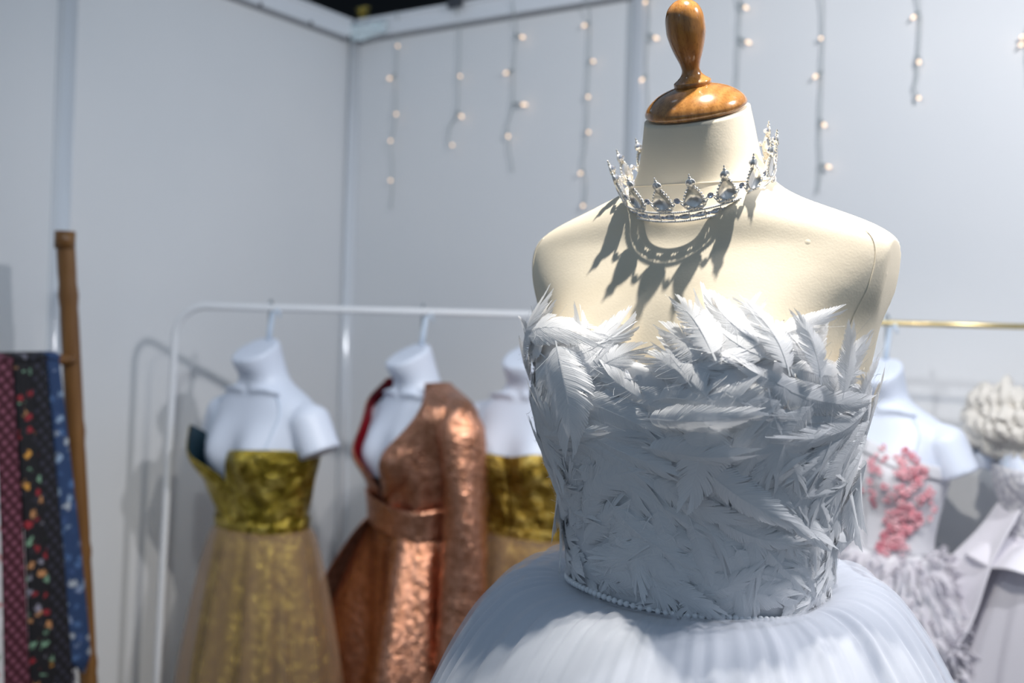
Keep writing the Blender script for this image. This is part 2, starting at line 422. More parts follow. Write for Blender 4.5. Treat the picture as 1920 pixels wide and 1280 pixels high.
# seams: neck, armhole edge
sm = MB(); q = FORM.pt(th, np.full_like(th, .140), .0003); q[:, 2] += Z0
sm.tube([tuple(p) for p in q] + [tuple(q[0])], .0006, 6, False); sm.build('seam', M['linen'], form)
for sgn in (-1, 1):
    zz = np.linspace(-.02, .085, 40); tha = np.where(True, (-PI/2 + sgn*(PI/2 - .42)), 0) * np.ones(40)
    q = FORM.pt(tha, zz); q[:, 2] += Z0
    lm = spline([-.45, -.10, -.03, .05, .075, .10, .25], [.3, .160, .173, .1925, .1945, .193, .193])(zz)
    q[:, 0] = np.clip(q[:, 0], -lm, lm)
    MB().tube([tuple(p) for p in q], .0007, 6).build('seam', M['linen'], form)
# neck cap + finial on tilted axis
TILT = math.atan(.40)
capM = Matrix.Translation((0, -.022, Z0 + .2125)) @ Matrix.Rotation(TILT, 4, 'X')
def prof(pts, n=40):
    tt = np.linspace(0, 1, len(pts)); f1 = spline(tt, [p[0] for p in pts]); f2 = spline(tt, [p[1] for p in pts])
    return [(float(f1(t_)), float(f2(t_))) for t_ in np.linspace(0, 1, n)]
cap = MB().lathe([(.001, -.002), (.046, -.002)] + prof([(.048, -.002), (.0515, .001), (.0525, .004), (.0505, .009), (.045, .015), (.036, .021), (.027, .0245), (.018, .027)], 40) + [(.001, .0275)], 64)
cap.build('neck_cap', M['wood'], form).matrix_local = capM
fin = MB().lathe([(.001, .0)] + [(.0175, .0), (.0192, .0012), (.0192, .0062), (.0184, .0072)] +
    prof([(.0184, .0072), (.0145, .0105), (.0105, .0155), (.0092, .021), (.0105, .028), (.0145, .040), (.0180, .053), (.0200, .066), (.0198, .077), (.0172, .089), (.0125, .0965), (.006, .1010), (.0008, .1022)], 60), 48)
fin.build('finial', M['wood'], form).matrix_local = capM @ Matrix.Translation((0, 0, .0258)) @ Matrix.Diagonal((.99, .99, .86, 1))
MB().tube([(0, 0, .05), (0, 0, Z0 - .44)], .016, 16).build('pole', M['pole'], form)
st_ = MB()
for k_ in range(3):
    a = 2*PI*k_/3; st_.tube([(0, 0, .14), (.12*math.cos(a), .12*math.sin(a), .09), (.27*math.cos(a), .27*math.sin(a), .012)], .012, 10)
st_.build('stand', M['pole'], form)

# ------------------------------------------------------------------ crown
crownM = Matrix.Translation((FX, FY, 0)) @ Matrix.Rotation(PHI, 4, 'Z') @ Matrix.Translation((0, -.009, Z0 + .1305)) @ Matrix.Rotation(R(29.5), 4, 'X')
crown = thing('crown', crownM.translation, 'silver rhinestone crown resting around the neck of the cream dress form', 'crown')
crown.rotation_euler = crownM.to_euler()
RC, FL = .0765, R(11)          # bottom radius, outward flare
NP = 16
def on_band(ang, h, out=0):
    r = RC + h*math.sin(FL) + out; return Vector((r*math.cos(ang), r*math.sin(ang), h*math.cos(FL)))
def bandM(ang, h, out=0):
    """local x tangent, y outward normal, z up the band"""
    tz = Vector((math.sin(FL)*math.cos(ang), math.sin(FL)*math.sin(ang), math.cos(FL)))
    tx = Vector((-math.sin(ang), math.cos(ang), 0)); ny = tz.cross(tx)
    m = Matrix((tx, ny, tz)).transposed().to_4x4(); m.translation = on_band(ang, h, out); return m
bd = MB()
for h_ in (.0015, .0118):
    pts = [on_band(2*PI*i/160, h_) for i in range(161)]
    bd.tube(pts, .0012, 6, False)
    for i in range(230): bd.ball(on_band(2*PI*i/230, h_, .0007), .0012, 3)
for i in range(NP*2):
    a = 2*PI*i/(NP*2); bd.tube([on_band(a + .055, .002), on_band(a + .055, .0115)], .0007, 5)
band = bd.build('band', M['silver'], crown)
def gem_mesh(name, outline, depth, mt, bezel=True):
    """faceted stone facing +y(out)"""
    n = len(outline); vs_ = []
    cx = sum(p[0] for p in outline)/n; cz = sum(p[1] for p in outline)/n
    for k_, y in ((1, 0), (.82, depth*.55), (.5, depth)):
        for x_, z_ in outline: vs_.append((cx + (x_-cx)*k_, y, cz + (z_-cz)*k_))
    fs_ = []
    for r_ in range(2):
        for i in range(n):
            j = (i+1) % n
            if i % 2 == 0: fs_ += [(r_*n+i, r_*n+j, (r_+1)*n+j), (r_*n+i, (r_+1)*n+j, (r_+1)*n+i)]
            else: fs_ += [(r_*n+i, r_*n+j, (r_+1)*n+i), (r_*n+j, (r_+1)*n+j, (r_+1)*n+i)]
    # star table: split into facets dipping at the centre
    vs_.append((cx, depth*.72, cz)); k_ = len(vs_)-1
    for i in range(n): fs_.append((2*n+i, 2*n+(i+1) % n, k_))
    me = MB().add(vs_, fs_).mesh(name, False); me.materials.append(mt); return me
circ = lambda r, n=10: [(r*math.cos(2*PI*i/n), r*math.sin(2*PI*i/n)) for i in range(n)][::-1]
def tear(w, h, n=14):
    o = []
    for i in range(n):
        a = 2*PI*i/n - PI/2; x_ = math.cos(a)*w*(1 - .38*max(0, math.sin(a))); z_ = math.sin(a)*h*(.5 if math.sin(a) < 0 else .62)
        o.append((x_, z_))
    return o[::-1]
g_tear = gem_mesh('teardrop_gem', tear(.0075, .0172), .0040, M['gem'])
g_round = gem_mesh('round_gem', circ(.0040), .0034, M['gem_blue'])
g_link = gem_mesh('link_gem', circ(.0033), .0026, M['gem_blue'])
g_marq = gem_mesh('marquise_gem', [(.0072*math.cos(2*PI*i/10), .0031*math.sin(2*PI*i/10)*abs(math.sin(2*PI*i/10))**.2) for i in range(10)][::-1], .0022, M['gem'])
g_dot = gem_mesh('band_gem', circ(.0020, 8), .0018, M['gem_blue'])
pm = MB()       # one point: beaded teardrop halo, leaves, stem, tip
HC = .0265      # centre height of the teardrop
for (x_, z_) in tear(.0092, .0212, 24): pm.ball((x_, .0004, HC + z_), .00135, 3)
for (sc_, y_) in ((1.0, -.0006),):
    o = tear(.0086, .0198, 20); vs_ = [(x_, -.0012, HC+z_) for x_, z_ in o] + [(x_, .0006, HC+z_) for x_, z_ in o]
    n_ = len(o); pm.add(vs_, [tuple(range(n_)), tuple(range(n_, 2*n_))[::-1]] + [(i, (i+1) % n_, n_+(i+1) % n_, n_+i) for i in range(n_)])
for s_ in (-1, 1):
    pm.ball((s_*.0050, .0, .0150), (.0046, .0016, .0019), 4); pm.ball((s_*.0022, .0, .0135), (.0018, .0014, .0026), 4)
    pm.ball((s_*.0090, .0, .0190), (.0024, .0014, .0040), 4)
    pm.tube([(s_*.0075, 0, HC - .002), (s_*.0110, 0, HC - .0035), (s_*.0138, 0, HC - .001)], .0009, 5)
    pm.tube([(s_*.003, 0, .012), (s_*.009, 0, .016), (s_*.0130, 0, HC - .004)], .0008, 5)
pm.tube([(0, 0, .011), (0, 0, .018)], .0013, 5)
pm.tube([(0, 0, HC + .0110), (0, 0, HC + .0215)], [.0030, .0014], 6)
pm.lathe([(.0045, -.0008), (.0050, .0003), (.0042, .001)], 12, Matrix.Translation((0, 0, HC + .0165)) @ Matrix.Rotation(R(-90), 4, 'X'))
pm.ball((0, 0, HC + .0222), .0017, 4); pm.ball((0, 0, HC + .0252), (.0009, .0009, .0018), 4)
pmesh = pm.mesh('point'); pmesh.materials.append(M['silver'])
for i in range(NP):
    a = -PI/2 - .05 + 2*PI*i/NP
    p_ = inst(pmesh, 'point', crown, bandM(a, 0))
    inst(g_tear, 'teardrop_gem', p_, Matrix.Translation((0, .0008, HC)))
    inst(g_round, 'round_gem', p_, Matrix.Translation((0, .0012, HC + .0165)))
    a2 = a + PI/NP
    l_ = inst(g_link, 'link_gem', crown, bandM(a2, HC - .001, .0012))
for i in range(NP*2):
    a = 2*PI*i/(NP*2); inst(g_marq, 'marquise_gem', band, bandM(a, .0066, .0002))
    inst(g_dot, 'band_gem', band, bandM(a + PI/NP/2, .0066, .0008))

# ------------------------------------------------------------------ feather gown
gown = thing('wedding_gown', (FX, FY, 0), 'white strapless feather bodice gown with pearl waist and full tulle skirt on dress form', 'dress', PHI)
def ang_front(th_):          # angle from the front, -180..180, positive towards camera right
    return np.degrees((th_ + PI/2 + PI) % (2*PI) - PI)
neckline = spline([-180, -120, -85, -58, -32, -10, 0, 10, 32, 58, 85, 120, 180], [-.07, -.06, -.035, -.010, -.004, -.028, -.046, -.028, -.006, -.016, -.045, -.065, -.07])
thb = np.linspace(0, 2*PI, 121)[:-1]
nl = neckline(ang_front(thb)) - .010*np.clip(np.abs(ang_front(thb))/25 - .3, 0, 1) - .016*np.clip(np.abs(ang_front(thb))/30 - 1.2, 0, 1); G = []
for s_ in np.linspace(0, 1, 36):
    z_ = -.285 + s_ * (nl + .285); p = FORM.pt(thb, z_, .006); p[:, 2] += Z0; G.append(p)
MB().grid(np.array(G), True).build('bodice', M['bodice_base'], gown, solid=.002)

fv, ff, fuv = [], [], []
def wrap(th0, z0, ca, sa, u, v, n):
    """feather-local (along u, across v, off n) to the body surface"""
    du = u*ca - v*sa; dz = u*sa + v*ca
    r = .135
    return th0 + du/r, z0 + dz, n
def feather(th0, z0, alpha, L, Wd, curl, base, lift, seed, roll):
    rg = random.Random(seed); ca, sa = math.cos(alpha), math.sin(alpha)
    n = 34; rows = []; faces = []
    def shaft(s): return L*s, curl*L*s*s
    wav = rg.uniform(0, 6); camb = rg.uniform(.12, .40)
    for side in (-1, 1):
        gap = [rg.random() < .10 for _ in range(n + 1)]
        jag = [rg.uniform(.90, 1.06) for _ in range(n + 1)]
        for i in range(n):
            pts = []
            for q in (0, 1):
                s = (i + q)/n; ph = R(62 - 52*s**1.6)
                ln = Wd*1.22*min(1, (s + .14)*2.2)**.6*(1 - .30*max(0, s - .5))*jag[i + q]
                for t_ in (0, .35, .7, 1.0):
                    uo = .88*s
                    if t_ > .5:
                        pinch = (t_ - .5)*2; uo += (.5 - q)/n*.88*pinch**2*.5
                        if q == 1 and gap[i]: uo -= .03*pinch
                        if q == 0 and gap[i - 1]: uo += .015*pinch
                    ss = uo + ln*t_**1.25*math.cos(ph)/L
                    u, v = shaft(ss); sp_ = ln*t_*math.sin(ph)*(1 - .12*t_)
                    nn = base + lift*ss*ss*L - camb*sp_*t_*(1 + roll) + .0009*math.sin(ss*9 + wav + side*t_)*t_
                    pts.append(((u, v + side*sp_, nn), (t_*side*.5 + seed*.37 % 9, s + seed*.13 % 5)))
            b = len(rows); rows.extend(pts)
            for k_ in range(3): faces.append((b+k_, b+k_+1, b+k_+5, b+k_+4) if side > 0 else (b+k_, b+k_+4, b+k_+5, b+k_+1))
    b = len(rows)
    for s in np.linspace(-.10, .80, 8):                  # rachis
        u, v = shaft(s)
        for d_ in (-1, 1): rows.append(((u, v + d_*.00045*(1.15 - s), base + .0004 + lift*max(s, 0)**2*L), (0, s)))
    for i in range(7): faces.append((b+2*i, b+2*i+1, b+2*i+3, b+2*i+2))
    for _ in range(4):                                   # loose downy barbs
        s = rg.uniform(0, .75); u, v = shaft(s); sd = rg.choice((-1, 1)); w = Wd*rg.uniform(.9, 1.35); cv = rg.uniform(-.3, .5)
        b = len(rows)
        for q in (0, .35, .7, 1):
            uu = u + L*(.22*q + cv*q*q*.5)
            for d_ in (-.00016, .00016): rows.append(((uu + d_, v + sd*w*q*(1 - .2*q), base + .0005 + lift*s*s*L + .004*q*q), (q, s)))
        for k_ in range(3): faces.append((b+2*k_, b+2*k_+1, b+2*k_+3, b+2*k_+2))
    U = np.array([r_[0] for r_ in rows])
    tt, zz, nn = wrap(th0, z0, ca, sa, U[:, 0], U[:, 1], U[:, 2])
    p, N_ = FORM.frame(tt, zz); p = p + N_ * (np.maximum(nn, -.004)[:, None] + .010); p[:, 2] += Z0
    b0 = len(fv); fv.extend(map(tuple, p)); ff.extend(tuple(i + b0 for i in f) for f in faces); fuv.extend(r_[1] for r_ in rows)

items = []
nrow = 12
for r_ in range(nrow):
    cnt = 44
    for j in range(cnt):
        d = -180 + 360*(j + random.random())/cnt
        if abs(d) > 125 and random.random() < .4: continue
        top = float(neckline(d)); z_ = -.268 + (top + .262)*((r_ + random.random()*.9)/nrow)
        items.append((d, z_, top))
items.sort(key=lambda q_: q_[1] + random.uniform(-.02, .02))
for i, (d, z_, top) in enumerate(items):
    th0 = R(d) - PI/2
    near_top = max(0, 1 - (top - z_)/.040)
    nv = noise.noise((d*.016 + 3, z_*9, 1.7)); nv2 = noise.noise((d*.035, z_*14 + 5, 9.1))
    alpha = R(-65) + nv*3.6 + nv2*1.5 + random.uniform(-.22, .22)
    L = random.uniform(.060, .095); Wd = random.uniform(.014, .022)
    if z_ < -.20: L *= .85
    flat = 1
    if near_top > .2:
        if abs(d) < 16: alpha = R(90 - (1 if d > 0 else -1)*75) + random.uniform(-.3, .3); L *= .55; Wd *= .8
        elif d < 0: alpha = R(random.uniform(15, 65)); L *= .8
        elif d < 45: alpha = R(random.uniform(125, 170)); L *= .85
        else: alpha = R(random.uniform(75, 135)); L *= .72; Wd *= .72; flat = 0
        lim_ = abs(d) - 5
        if abs(d) > 16 and L*abs(math.cos(alpha))/.135 > R(lim_) and math.cos(alpha)*d < 0: L = max(.034, R(lim_)*.135/abs(math.cos(alpha)))
        de = d + math.degrees(L*math.cos(alpha)/.135)
        z_ = min(z_, min(top, float(neckline(de))) - L*math.sin(alpha)*.92 + random.uniform(.000, .014))
    if z_ < -.225: alpha = random.choice((R(-12), R(192))) + random.uniform(-.4, .4); z_ = max(z_, -.256)
    lo = -.268 + Wd*.6
    if z_ + L*math.sin(alpha) < lo:
        q_ = math.asin(max(-1, min(1, (lo - z_)/L))); alpha = q_ if math.cos(alpha) > 0 else PI - q_
    feather(th0, z_, alpha, L, Wd, random.uniform(-.55, .55), random.uniform(0, .004), flat*(random.uniform(-.02, .065) + (.10 if random.random() < .07 else 0)), i, random.uniform(-.5, .5))
# loose plumes that stand out in the photograph (angle, z, direction, length ...)
for i, (d, z_, al, L, Wd, cu, lf) in enumerate([(5, -.092, 6, .072, .014, .12, .14), (4, -.118, 4, .075, .015, .1, .10), (26, -.078, -95, .080, .022, -.15, .10), (22, -.118, -50, .080, .020, .2, .14),
      (-58, -.045, 25, .075, .020, .3, .06), (-46, -.028, 20, .062, .020, -.40, .06), (-24, -.040, -70, .070, .020, -.3, .08), (24, -.040, 120, .058, .013, .15, .10), (62, -.060, 92, .060, .011, .2, .2), (42, -.045, 112, .060, .011, .3, .10), (52, -.05, 105, .055, .010, .3, .12),
      (-74, -.070, 60, .055, .016, -.3, .08), (-66, -.13, 175, .050, .018, -.5, .18), (86, -.16, -35, .055, .018, -.3, .25), (92, -.155, -20, .065, .018, .2, .2), (90, -.14, -40, .050, .020, -.3, .25), (86, -.205, -20, .05, .015, .3, .2), (96, -.13, -60, .065, .019, .3, .2)]):
    feather(R(d) - PI/2, z_, R(al), L, Wd, cu, .010, lf, 5000 + i, .3)
me = bpy.data.meshes.new('feathers'); me.from_pydata(fv, [], ff); me.update()
me.polygons.foreach_set('use_smooth', [True]*len(me.polygons))
uvl = me.uv_layers.new(name='uv'); li = np.zeros(len(me.loops), int); me.loops.foreach_get('vertex_index', li)
uvl.data.foreach_set('uv', np.array(fuv)[li].ravel())
me.materials.append(M['feather'])
fo = bpy.data.objects.new('feathers', me); COL.objects.link(fo); fo.parent = gown

# pearl trim
NPRL = 128
pt_ = []
for i in range(NPRL):
    t_ = 2*PI*i/NPRL; p = FORM.pt(t_, -.277, .0125); p[2] += Z0 + .0015*math.sin(5*t_); pt_.append(Vector(p))
trimb = MB().tube(pt_ + [pt_[0]], .0009, 6, False)
pb = MB().ball((0, 0, 0), .0031, 8).mesh('pearl'); pb.materials.append(M['pearl'])
order = sorted(range(NPRL), key=lambda i: pt_[i].y)
for i in order[96:]: trimb.ball(pt_[i], .0031, 6)
tr_o = trimb.build('pearl_trim', M['pearl'], gown)
for i in order[:96]: inst(pb, 'pearl', tr_o, Matrix.Translation(pt_[i]))

# skirt
dr = spline([0, .035, .07, .105, .14, .16, .30, .65, 1.25], [.126, .158, .192, .225, .253, .268, .335, .45, .56])
dz_ = spline([0, .035, .07, .105, .14, .16, .30, .65, 1.25], [-.283, -.277, -.283, -.310, -.355, -.388, -.54, -.95, -1.56])
def skirt(scale, zoff, seed, amp, kmin, kmax, nh=720, nt=44):
    rg = np.random.default_rng(seed); t_ = np.linspace(0, 2*PI, nh + 1)[:-1]
    s_ = np.concatenate([np.linspace(0, .3, nt), np.linspace(.33, 1.25, 16)])
    w = np.zeros((len(s_), nh))
    for _ in range(26):
        k_ = rg.integers(kmin, kmax); ph = rg.uniform(0, 2*PI); dec = rg.uniform(0, 1)
        w += np.cos(k_*t_ + ph + 1.2*np.sin(s_[:, None]*6*dec)) * rg.uniform(.3, 1)
    w /= 3.0
    r = dr(s_)[:, None]*scale; gf = np.clip(s_/.05, .25, 1)[:, None] * (1 + s_[:, None]*2.0)
    env = 1 + .15*w*0
    rr = r + amp*w*gf
    z_ = dz_(s_)[:, None] + zoff + amp*.55*w*gf*np.exp(-(s_[:, None]/.12)**2)
    asp = np.clip(.80 + s_*1.3, .8, 1)[:, None]
    z_ = z_ + .016*np.exp(-((s_[:, None] - .05)/.05)**2)*(1 + np.sin(t_ + .35))*.5*1.6   # gathers stand up at the sides and back
    x_ = rr*np.cos(t_); y_ = rr*np.sin(t_)*asp
    return np.stack([x_, y_, z_ + Z0 + 0*x_], -1)
MB().grid(skirt(.93, -.012, 1, .0022, 20, 60), True).build('skirt_lining', M['skirt_lining'], gown)
MB().grid(skirt(.968, -.004, 2, .0030, 14, 60), True).build('tulle_skirt', M['tulle_in'], gown)
MB().grid(skirt(1.0, .0, 3, .0020, 18, 90), True).build('tulle_overskirt', M['tulle'], gown)

# ------------------------------------------------------------------ garment racks
RY = 2.38
pA = P(330, 640, RY); rail_z = P(700, 582, RY).z
xl = P(322, 800, RY).x
xr = P(1235, 590, RY).x
rad = .075
def rack(x0, x1, y, z, rad, r):
    pts = [Vector((x0 - .028, y, .03)), Vector((x0 - .014, y, .8)), Vector((x0, y, z - rad - .02))]
    for k_ in range(0, 10): a = PI - k_*PI/18; pts.append(Vector((x0 + rad + rad*math.cos(a), y, z - rad + rad*math.sin(a))))
    for k_ in range(0, 10): a = PI/2 - k_*PI/18; pts.append(Vector((x1 - rad + rad*math.cos(a), y, z - rad + rad*math.sin(a))))
    pts += [Vector((x1, y, z - rad - .02)), Vector((x1, y, .8)), Vector((x1, y, .03))]
    return pts
rk = thing('garment_rack', (xl, RY, 0), 'white tubular garment rack with rounded corner, holding the gold and bronze garments', 'clothes rack')
O = Vector((xl, RY, 0))
MB().tube([p - O for p in rack(xl, xr, RY, rail_z, rad, .0085)], .0085, 14).build('frame', M['rack_white'], rk)
ft = MB()
for x_ in (xl - .028, xr): ft.tube([Vector((x_, RY - .16, .02)) - O, Vector((x_, RY + .16, .02)) - O], .011, 12)
ft.build('foot_bar', M['rack_white'], rk)
ca_ = MB()
for x_ in (xl - .028, xr):
    for s_ in (-.15, .15): ca_.lathe([(.001, 0), (.012, 0), (.012, .012), (.001, .012)], 12, Matrix.Translation(Vector((x_, RY + s_, 0)) - O))
ca_.build('rubber_foot', M['rubber'], rk)

# brass rail parallel to the back wall
BO = C0 + NB*.24
def rail_at(px):
    d = (px - 960)/F
    t_ = (d*BO.y - BO.x)/(WB.x - d*WB.y); return BO + WB*t_
ra, rb = rail_at(1330), rail_at(2080)
za = P(1800, 609, rail_at(1800).y).z
rr_ = thing('garment_rack', (ra.x, ra.y, 0), 'brass garment rail in front of the back wall, holding the white gowns', 'clothes rack')
Lr = (rb - ra); O2 = Vector((ra.x, ra.y, 0))
MB().tube([(0, 0, za), tuple(Lr + Vector((0, 0, za)))], .0058, 12).build('rail', M['brass'], rr_)
for e_ in (Vector((0, 0, 0)), Lr):
    MB().tube([e_ + Vector((0, 0, .02)), e_ + Vector((0, 0, za + .004))], .008, 12).build('upright', M['brass'], rr_)
    MB().tube([e_ + NB*.16 + Vector((0, 0, .012)), e_ - NB*.16 + Vector((0, 0, .012))], .012, 12).build('foot_bar', M['brass'], rr_)

# ------------------------------------------------------------------ hanging torso forms
HANG = Torso([
    (0, .057, .052, .050, -.040), (-.03, .056, .051, .052, -.028), (-.06, .058, .053, .054, -.014), (-.08, .068, .055, .057, -.006), (-.095, .088, .058, .062, -.002),
    (-.11, .116, .061, .067, 0), (-.125, .140, .066, .072, 0), (-.15, .155, .074, .08, 0), (-.20, .152, .088, .088, 0), (-.27, .143, .094, .085, 0),
    (-.35, .122, .086, .078, 0), (-.415, .112, .082, .074, 0), (-.47, .116, .084, .078, 0), (-.52, .112, .08, .076, 0)],
    (.068, -.245, .036, .05, .065, .06), (-.07, -.02, .55), 2.25)
def hang_body():
    mb = MB(); t_ = np.linspace(0, 2*PI, 65)[:-1]; z_ = np.linspace(-.52, 0, 90)
    mb.grid(HANG.pt(t_[None], z_[:, None]), True, True, True)
    for s_ in (-1, 1):       # upper-arm stubs, cut flat
        n = 14; V = []
        for i in range(n + 1):
            a = i/n; r = .048*math.sin(min(1, a*2.6 + .02)*PI/2)
            c_ = Vector((s_*(.128 + .055*a), -.004 + .012*a, -.118 - .12*a))
            ax = Vector((s_*.42, .08, -.9)).normalized(); u_ = Vector((0, 1, 0)); w_ = ax.cross(u_).normalized(); u_ = w_.cross(ax)
            V.append([c_ + (u_*math.cos(b_)*r*1.05 + w_*math.sin(b_)*r) for b_ in np.linspace(0, 2*PI, 25)[:-1]])
        mb.grid(np.array([[tuple(p) for p in r_] for r_ in V]), True, True, True)
    # collar bones
    for s_ in (-1, 1): mb.tube([(s_*.012, -.062, -.098), (s_*.06, -.060, -.094), (s_*.11, -.045, -.104)], [.007, .006, .004], 8)
    me_ = mb.mesh('tmp'); o = bpy.data.objects.new('tmp', me_); COL.objects.link(o)
    md = o.modifiers.new('r', 'REMESH'); md.mode = 'VOXEL'; md.voxel_size = .0055
    m2 = o.modifiers.new('s', 'SMOOTH'); m2.factor = .6; m2.iterations = 6
    dg = bpy.context.evaluated_depsgraph_get(); r_ = bpy.data.meshes.new_from_object(o.evaluated_get(dg))
    bpy.data.objects.remove(o); r_.name = 'body'; r_.materials.clear(); r_.materials.append(M['plastic'])
    r_.polygons.foreach_set('use_smooth', [True]*len(r_.polygons)); return r_
HB = hang_body()
def hook(parent, H, sc_, rz):
    """steel hook from the neck over the rail H above it"""
    pts = [(0, 0, -.02), (0, 0, H*.55), (.0, .004, H - .012)]
    for k_ in range(9): a = R(-20 + k_*27); pts.append((0, .013 - .013*math.cos(a), H - .006 + .0145*math.sin(a)))
    m_ = Matrix.Rotation(rz, 4, 'Z')
    MB().tube([m_ @ Vector(p) for p in pts], .0026/sc_, 8).build('hook', M['steel'], parent)
    MB().tube([m_ @ Vector((0, 0, .018)), m_ @ Vector((.004, -.002, H*.45)), m_ @ Vector((.010, -.004, H*.8)), m_ @ Vector((.022, -.006, H*.88)), m_ @ Vector((.028, -.006, H*.7))], [.006, .007, .006, .005, .003], 10).build('hook_clip', M['clip'], parent)
def torso(px, py, Y, deg, sc_, label, railz, group='white hanging torso forms'):
    p = P(px, py, Y); t_ = thing('hanging_torso', p, label, 'mannequin', R(deg), None, sc_)
    inst(HB, 'body', t_); hook(t_, (railz - p.z + .010)/sc_, sc_, R(-deg) if Y > 2.2 else R(-deg - 32))
    for s_ in (-1, 1):
        pts = []
        for k_ in range(15):
            z_ = -.235 + .125*k_/14; pts.append(HANG.pt(-PI/2 + s_*.72*(1 + .1*k_/14), z_, .003))
        MB().tube(pts, .0016, 6).build('clear_strap', M['clip'], t_)
    return t_
T1 = torso(503, 652, RY, -36, .98, 'white plastic torso with rounded arm stubs, inside the gold strapless dress nearest the rack corner', rail_z)
T2 = torso(790, 662, RY, -53, .96, 'white plastic torso hanging on the rack inside the bronze coat', rail_z)
T3 = torso(1003, 664, RY, -36, .98, 'white plastic torso half hidden behind the feather bodice, in the amber gold dress', rail_z)
r4 = rail_at(1664); r5 = rail_at(2002)
T4 = torso(1660, 690, r4.y, -46, .84, 'pale blue white torso on the brass rail in the one-shoulder gown with pink flowers', za)
T5 = torso(2006, 684, r5.y, -40, .84, 'white torso at the cropped edge inside the ruffled lace gown', za)

# ------------------------------------------------------------------ garments
def ring(f_th, f_z, n_th, zs_, off):
    pass
def loft(zs_, ths, fn):
    """fn(th, z) -> xyz arrays"""
    return np.array([fn(ths, np.full_like(ths, z_)) for z_ in zs_])
def skirt_grid(a0, b0, a1, b1, z0, z1, nfold, amp, seed, flare=1.0, n=260, m=40, open_=None):
    rg = np.random.default_rng(seed); t_ = np.linspace(0, 2*PI, n + 1)[:-1] if open_ is None else np.linspace(open_[0], open_[1], n)
    ph = rg.uniform(0, 6.28, 6); out = []
    for s_ in np.linspace(0, 1, m):
        w = sum(np.cos(nfold*k_*t_ + ph[i] + .6*np.sin(2*t_ + ph[5-i]))*g_ for i, (k_, g_) in enumerate(((1, 1), (.5, .7), (2, .35))))
        e_ = s_**flare; a = a0 + (a1 - a0)*e_; b = b0 + (b1 - b0)*e_; am = amp*min(1, s_*2.2 + .08)
        z_ = z0 + (z1 - z0)*s_
        out.append(np.stack([(a + am*w)*np.cos(t_), (b + am*w)*np.sin(t_), np.full_like(t_, z_)], -1))
    return np.array(out)

# --- gold strapless dress with standing cup
def gold_dress(T, name_label, m_gold, overlay, cup, seed):
    g = thing('gold_dress', T.location, name_label, 'dress', T.rotation_euler.z, None, T.scale[0])
    t_ = np.linspace(-PI/2 + (.02 if cup else 0), 3*PI/2 + (.02 if cup else 0), 161)
    d = ang_front(t_)
    if cup:
        top = spline([-180, -100, -62, -40, -22, -9, -2, -.5, 8, 30, 60, 95, 180], [-.25, -.25, -.205, -.19, -.235, -.285, -.315, -.245, -.232, -.226, -.228, -.245, -.25])(d)
        outw = spline([-180, -95, -60, -36, -16, -4, 4, 20, 60, 180], [0, .004, .034, .050, .034, .004, .004, .012, .006, 0])(d)
    else:
        top = spline([-180, -60, -30, 0, 30, 60, 180], [-.25, -.235, -.222, -.235, -.222, -.235, -.25])(d); outw = 0*d + .003
    G_, H_ = [], []
    for s_ in np.linspace(0, 1, 34):
        z_ = -.425 + s_*(top + .425)
        cr = .0025*np.sin(d*.16 + z_*60 + seed)*np.exp(-((z_ + .36)/.07)**2)
        G_.append(HANG.pt(t_, z_, .007 + outw*s_**1.3 + cr)); H_.append(HANG.pt(t_, z_, .0045 + outw*s_**1.3 + cr))
    MB().grid(np.array(G_)).build('bodice', m_gold, g, solid=.002)
    MB().grid(np.array(H_)).build('bodice_lining', M['teal'], g)
    wb = [HANG.pt(t_, np.full_like(t_, z_), .011 + .003*math.sin((z_ + .43)/.04*PI)) for z_ in np.linspace(-.438, -.402, 8)]
    MB().grid(np.array(wb)).build('waistband', m_gold, g, solid=.002)
    MB().grid(skirt_grid(.122, .092, .215, .17, -.43, -1.30, 9, .017, seed, .75), True).build('skirt', m_gold, g)
    if overlay:
        MB().grid(skirt_grid(.128, .098, .262, .215, -.425, -1.30, 12, .010, seed + 1, .62), True).build('tulle_overlay', M['beige_tulle'], g)
    return g
gold_dress(T1, 'gold brocade strapless dress with gaping cup and beige tulle over its skirt', M['gold'], True, True, 3)
gold_dress(T3, 'amber gold dress mostly hidden between the bronze coat and the feather gown', M['gold2'], True, False, 11)

# --- bronze coat
coat = thing('bronze_coat', T2.location, 'shiny rose bronze belted coat with deep open neckline hanging on the white rack', 'coat', T2.rotation_euler.z, None, T2.scale[0])
zc = np.concatenate([np.linspace(-.425, -.15, 40), np.linspace(-.143, -.080, 16)])
def coat_grid(off, edge_lift):
    out = []
    for z_ in zc:
        om = float(spline([-.43, -.36, -.33, -.25, -.18, -.12, -.08], [.02, .03, .06, .28, .52, .80, 1.15])(z_))
        t_ = np.linspace(-PI/2 + om, 3*PI/2 - om, 120)
        dist = np.minimum(t_ - t_[0], t_[-1] - t_); leftside = (t_ > PI/2)
        lift_ = edge_lift*np.exp(-(dist/.35)**2)*np.where(leftside, .75, .35)*np.clip((z_ + .36)/.1, 0, 1)
        fold = .004*np.sin(t_*9 + z_*14)*np.clip((-.16 - z_)/.1, 0, 1)
        sh = np.where(leftside, .006, .026)*np.exp(-((z_ + .15)/.06)**2)*np.abs(np.cos(t_))**1.5
        q_ = HANG.pt(t_, np.full_like(t_, z_), off + lift_ + fold + sh); q_[:, 2] += .014*np.abs(np.cos(t_))*np.clip((z_ + .19)/.05, 0, 1); out.append(q_)
    return np.array(out)
MB().grid(coat_grid(.012, .022)).build('coat_body', M['bronze'], coat, solid=.002)
MB().grid(coat_grid(.0095, .022)).build('lining', M['red'], coat)
